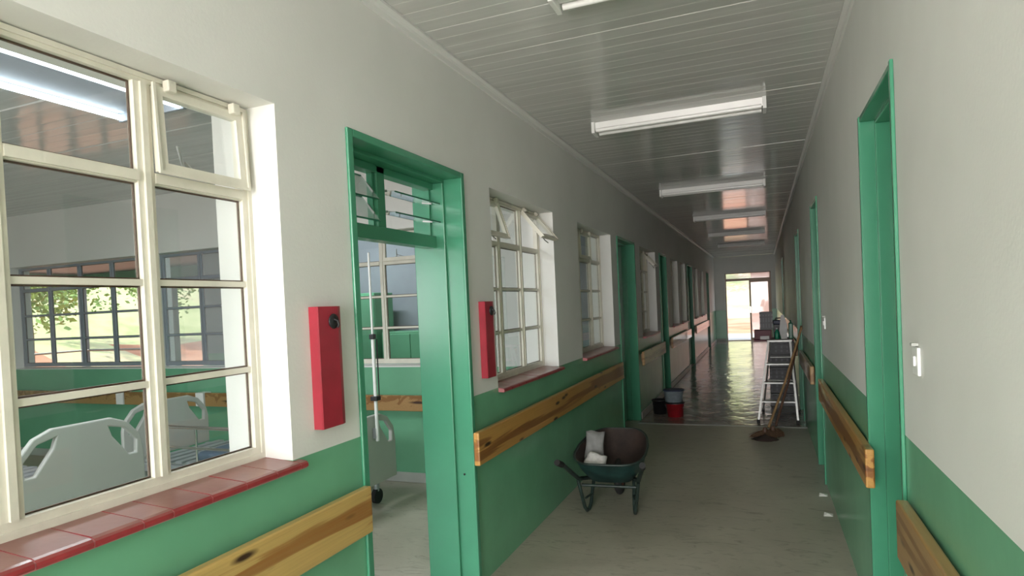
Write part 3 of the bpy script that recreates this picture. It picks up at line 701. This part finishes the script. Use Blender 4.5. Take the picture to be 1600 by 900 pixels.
for s in (-1, 1):
    hb = MB().tube([(s*.285, -.52, .468), (s*.27, -.42, .42), (s*.215, -.20, .27), (s*.15, .10, .20), (s*.055, .36, .150)], .016, 10).build('handle_bar', 'barrow_pipe', r)
    MB().tube([(s*.286, -.54, .470), (s*.276, -.44, .43)], .021, 10).build('grip', 'black_rubber', hb)
    lg = MB()
    lg.tube([(s*.215, -.215, .26), (s*.185, -.16, .05), (s*.175, -.13, .016), (s*.168, -.09, .016), (s*.160, -.05, .05), (s*.150, .06, .21)], .013, 10)
    lg.tube([(s*.180, -.14, .11), (s*.158, -.03, .11)], .008, 8); lg.build('leg', 'barrow_pipe', r)
MB().tube([(-.20, -.17, .215), (.20, -.17, .215)], .011, 8).build('cross_brace', 'barrow_pipe', r)
wh = MB()
wh.tube([(0, .36+.118*math.cos(a), .148+.118*math.sin(a)) for a in [2*math.pi*k/28 for k in range(28)]], .030, 10, closed=True); wh = wh.build('wheel', 'black_rubber', r)
h_ = MB().tube([(-.022, .36, .148), (.022, .36, .148)], .10, 20).build('wheel_hub', 'wheel_red', wh)
MB().tube([(-.06, .36, .148), (.06, .36, .148)], .009, 8).build('axle', 'barrow_pipe', r)
r.location = (-1.085, 4.60, 0); r.rotation_euler = (0, 0, R(4))
# bags in the barrow
def sack(name, mat, loc, rot, sx, sy, sz, label, cat, seed):
    bm = bmesh.new(); bmesh.ops.create_cube(bm, size=1); bmesh.ops.subdivide_edges(bm, edges=bm.edges[:], cuts=7, use_grid_fill=True)
    rnd = random.Random(seed)
    for q in bm.verts:
        x, y, z = q.co*2
        t_ = (1-.55*abs(x)**6)*(1-.5*abs(z)**8)
        wv = .10*math.sin(x*7+seed)*math.sin(z*5+seed*2)+.05*math.sin(z*13+x*3)
        q.co = Vector((x*sx*(1-.06*math.sin(z*3+seed)), (y*t_+wv)*sy, z*sz*(1-.05*math.sin(x*4))))
    me = bpy.data.meshes.new(name); bm.to_mesh(me); bm.free(); me.materials.append(M[mat])
    o = bpy.data.objects.new(name, me); COL.objects.link(o); o.location = loc; o.rotation_euler = rot; smooth(o)
    return tag(o, label, cat)
sack('cement_bag', 'cement_paper', (-1.245, 4.73, .43), (R(-22), R(4), R(10)), .070, .028, .115, 'crumpled grey paper cement bag standing in the wheelbarrow tray', 'bag', 1)
sack('plastic_bag', 'cement_white', (-1.20, 4.545, .35), (R(-38), R(10), R(-12)), .075, .035, .07, 'crumpled white bag in the wheelbarrow tray in front of the grey bag', 'bag', 5)

# ------------------------------------------------------------------ buckets
def bucket(loc, mat, r0, r1, h, label, lid=None, name='bucket'):
    r = tag(empty(name, loc), label, 'bucket')
    MB().lathe([(0, 0), (r0, 0), (r1, h), (r1+.006, h), (r1+.006, h-.014), (r1+.004, h-.016)], 28).lathe([(r1, h), (r1-.004, h), (r0-.004, .004), (0, .004)], 28).build('bucket_body', mat, r)
    if lid: MB().lathe([(r1+.009, h-.012), (r1+.009, h+.004), (r1-.004, h+.007), (0, h+.005)], 28).build('lid', lid, r)
    MB().tube([((r1+.008)*math.cos(a), -.01-.05*math.sin(a), h-.03-.075*math.sin(a)) if True else 0 for a in [math.pi*k/12 for k in range(13)]], .003, 6).build('bail_handle', 'aluminium', r)
bucket((-1.11, 8.42, 0), 'bucket_red', .098, .118, .185, 'red plastic bucket at the bottom of the stack by the left wall', 'black_plastic')
bucket((-1.125, 8.43, .193), 'bucket_grey', .108, .128, .155, 'pale blue-grey bucket stacked on top of the red one', 'dark_blue_paint')
bucket((-1.335, 8.60, 0), 'black_plastic', .085, .10, .19, 'black bucket against the left wall beside the red one', None)

# ------------------------------------------------------------------ step ladder
r = tag(empty('step_ladder', (.13, 8.3, 0)), 'small aluminium step ladder standing open by the right wall', 'ladder')
def bar(mb, a, b_, wx, wy): # rectangular rail between two points
    a, b_ = Vector(a), Vector(b_); d = (b_-a).normalized(); x = Vector((1, 0, 0)); x = (x-d*x.dot(d)).normalized(); y = d.cross(x)
    vs = [p+x*sx*wx/2+y*sy*wy/2 for p in (a, b_) for sx, sy in ((-1,-1),(1,-1),(1,1),(-1,1))]
    return mb.add(vs, [(0,1,2,3)[::-1], (4,5,6,7), (0,1,5,4), (1,2,6,5), (2,3,7,6), (3,0,4,7)])
ft = {-1: ((-.22, -.20, .02), (-.075, .03, .98)), 1: ((.215, -.20, .02), (.165, .03, .98))}
bk = {-1: ((-.165, .60, .02), (-.05, .10, .96)), 1: ((.265, .60, .02), (.185, .10, .96))}
for s in (-1, 1):
    q = bar(MB(), *ft[s], .022, .055).build('front_rail', 'aluminium', r); f0 = ft[s][0]
    MB().bbox(f0[0]-.018, f0[0]+.018, f0[1]-.032, f0[1]+.032, 0, .045, .004).build('rubber_foot', 'black_rubber', q)
    q = bar(MB(), *bk[s], .020, .03).build('rear_rail', 'aluminium', r); f0 = bk[s][0]
    MB().bbox(f0[0]-.016, f0[0]+.016, f0[1]-.022, f0[1]+.022, 0, .045, .004).build('rubber_foot', 'black_rubber', q)
def lerp(a, b_, t_): return Vector(a)+(Vector(b_)-Vector(a))*t_
for t_ in (.24, .47, .70):
    a, b_ = lerp(*ft[-1], t_), lerp(*ft[1], t_); MB().bbox(a.x, b_.x, a.y-.03, a.y+.055, a.z-.012, a.z+.012, .004).build('step', 'aluminium', r)
for t_ in (.14, .45, .78):
    a, b_ = lerp(*bk[-1], t_), lerp(*bk[1], t_); bar(MB(), a, b_, .02, .02); MB().tube([a, b_], .010, 8).build('rear_brace', 'aluminium', r)
MB().bbox(-.095, .19, .0, .16, .955, .985, .006).build('top_platform', 'aluminium', r)
for s, x in ((-1, -.15), (1, .205)): MB().box(x-.003, x+.003, -.07, .40, .47, .49).build('spreader', 'aluminium', r)

# ------------------------------------------------------------------ brooms and heap
def broom(loc, top, mat, label, hw, seed):
    r = tag(empty('broom', loc), label, 'broom'); t_ = Vector(top)-Vector(loc); d = t_.normalized()
    mid = t_*.5+Vector((.012, 0, -.012))
    MB().tube([d*.12, mid, t_], [.014, .013, .012], 10).build('handle', mat, r)
    rnd = random.Random(seed); mb = MB()
    for _ in range(420):
        a = rnd.uniform(-1, 1); b2 = rnd.uniform(-1, 1)
        p0 = d*.09+Vector((a*.03, b2*.015, 0)); p1 = Vector((a*hw+rnd.gauss(0, .015)-.02, b2*.05+rnd.gauss(0, .01)-.02, .003+abs(rnd.gauss(0, .01))))
        pm = (p0+p1)/2+Vector((a*hw*.22, 0, 0)); wv = Vector((.0035, .0015, 0))
        mb.add([p0-wv, p0+wv, pm+wv, pm-wv], [(0,1,2,3)]); mb.add([pm-wv, pm+wv, p1+wv, p1-wv], [(0,1,2,3)])
    o = mb.build('bristles', 'broom_grass', r, recalc=False)
    MB().lathe([(.024, .06), (.026, .09), (.016, .11)], 14).build('binding', 'stick_dark', r)
    return r
broom((-.02, 7.28, 0), (.405, 7.86, 1.15), 'broom_stick', 'grass broom with a pale stick leaning on the right wall, left one', .125, 1)
broom((.06, 7.36, 0), (.412, 8.02, 1.16), 'stick_dark', 'grass broom with a dark stick leaning on the right wall, right one', .11, 2)
mb = MB(); rnd = random.Random(3); n = 22; vs = []; fs = []
for j in range(6):
    q = j/5
    for k in range(n):
        a = 2*math.pi*k/n; rr = (1-q)*(1+.12*math.sin(3*a+j)+rnd.uniform(-.06, .06)); vs.append((.135*rr*math.cos(a), .09*rr*math.sin(a), .055*(q**.8)*(1+rnd.uniform(-.1, .1))))
for j in range(5):
    for k in range(n): fs.append((j*n+k, j*n+(k+1) % n, (j+1)*n+(k+1) % n, (j+1)*n+k))
mb.add(vs, fs, 0, True); o = mb.build('dirt_heap', 'rust_brown'); o.location = (-.02, 7.16, 0); tag(o, 'low heap of swept brown dirt around the broom heads', 'dirt')

# ------------------------------------------------------------------ things stacked behind the ladder
def crate(x0, x1, y0, y1, z0, z1, mat, label, name='crate', group=None):
    r = tag(empty(name, ((x0+x1)/2, (y0+y1)/2, z0)), label, 'crate', group); a, b_, h = (x1-x0)/2, (y1-y0)/2, z1-z0
    mb = MB(); t_ = .012
    mb.box(-a+.01, a-.01, -b_+.01, b_-.01, .001, .012)
    for z in (0.004, h*.36, h*.68, h-.03):
        hh = .028 if z > h*.8 or z < .01 else .018
        mb.box(-a, a, -b_, -b_+t_, z, z+hh).box(-a, a, b_-t_, b_, z, z+hh).box(-a, -a+t_, -b_+t_, b_-t_, z, z+hh).box(a-t_, a, -b_+t_, b_-t_, z, z+hh)
    mb.box(-a+.016, a-.016, -b_+.016, b_-.016, .013, h-.035)
    mb.build('crate_body', mat, r)
    for s in (-1, 1):
        q = MB(); n = 5
        for i in range(n):
            x = -a+.015+(2*a-.03)*i/(n-1); q.box(x-.012, x+.012, s*(b_-t_)-.001 if s > 0 else -b_+.001, s*b_-.001 if s > 0 else -b_+t_+.001, .01, h-.01)
        q.build('lattice', 'crate_grey', r)
    return r
for k in range(5):
    z = k*.178
    crate(.065, .382, 9.35+.02*(k % 2), 9.85, z, z+.176, 'black_plastic', ['bottom', 'second', 'middle', 'fourth', 'top'][k]+' black crate of the stack of five behind the step ladder', group='black crates behind the ladder')
tag(MB().bbox(-.13, .384, 9.38, 9.90, .892, .915, .004).build('board', 'maroon'), 'dark board lying across the top of the black crates', 'board')
tag(MB().bbox(-.12, .10, 9.46, 9.72, .916, 1.045, .006).bbox(-.10, .085, 9.455, 9.462, .95, .99, .002).build('carton', 'maroon'), 'maroon carton on the left end of the dark board', 'box')
tag(MB().bbox(-.045, .075, 9.42, 9.45, .917, .965, .006).build('paper_packet', 'sheet_white'), 'small white packet lying in front of the maroon carton', 'packet')
crate(-.045, .128, 9.48, 9.72, 1.046, 1.30, 'black_plastic', 'tall black crate standing on the maroon carton', 'tall_crate')
def bottle(loc, s, label):
    r = tag(empty('bottle', loc), label, 'bottle', 'green bottles on the board')
    MB().lathe([(0, 0), (.03*s, 0), (.032*s, .01), (.032*s, .10*s), (.014*s, .13*s), (.012*s, .145*s), (0, .146*s)], 16).build('bottle_body', 'bottle_green', r)
    MB().lathe([(.014*s, .145*s), (.014*s, .165*s), (0, .166*s)], 12).build('cap', 'sheet_white', r)
bottle((.175, 9.50, .915), .95, 'green bottle on the dark board, left of the pair'); bottle((.245, 9.51, .915), 1.0, 'green bottle on the dark board, right of the pair')
r = tag(empty('toolbox', (.215, 9.72, .915)), 'black toolbox behind the green bottles', 'toolbox')
MB().bbox(-.08, .075, -.07, .07, .0, .20, .008).build('toolbox_body', 'black_plastic', r); MB().bbox(-.085, .08, -.075, .075, .20, .255, .01).build('lid', 'dark_blue_paint', r)
MB().tube([(-.05, 0, .255), (-.045, 0, .285), (.04, 0, .285), (.045, 0, .255)], .008, 8).build('handle', 'black_plastic', r)
o = MB(); o.prism([(0, 0), (.075, 0), (.085, .20), (.045, .34), (.01, .33), (-.02, .12)], -.006, .006, 'y'); o = o.build('folded_sheet', 'sheet_white'); o.location = (.228, 9.425, .916); o.rotation_euler = (R(-6), 0, R(12)); tag(o, 'white sheet standing among the clutter by the right wall', 'sheet')
r = tag(empty('jerrycan', (.352, 9.52, .916)), 'dark green jerrycan at the right end of the dark board', 'jerrycan')
MB().bbox(-.028, .028, -.09, .09, 0, .22, .012, seg=3).build('can_body', 'dark_green', r); MB().tube([(0, -.05, .21), (0, -.04, .25), (0, .04, .25), (0, .05, .21)], .009, 8).build('handle', 'dark_green', r)
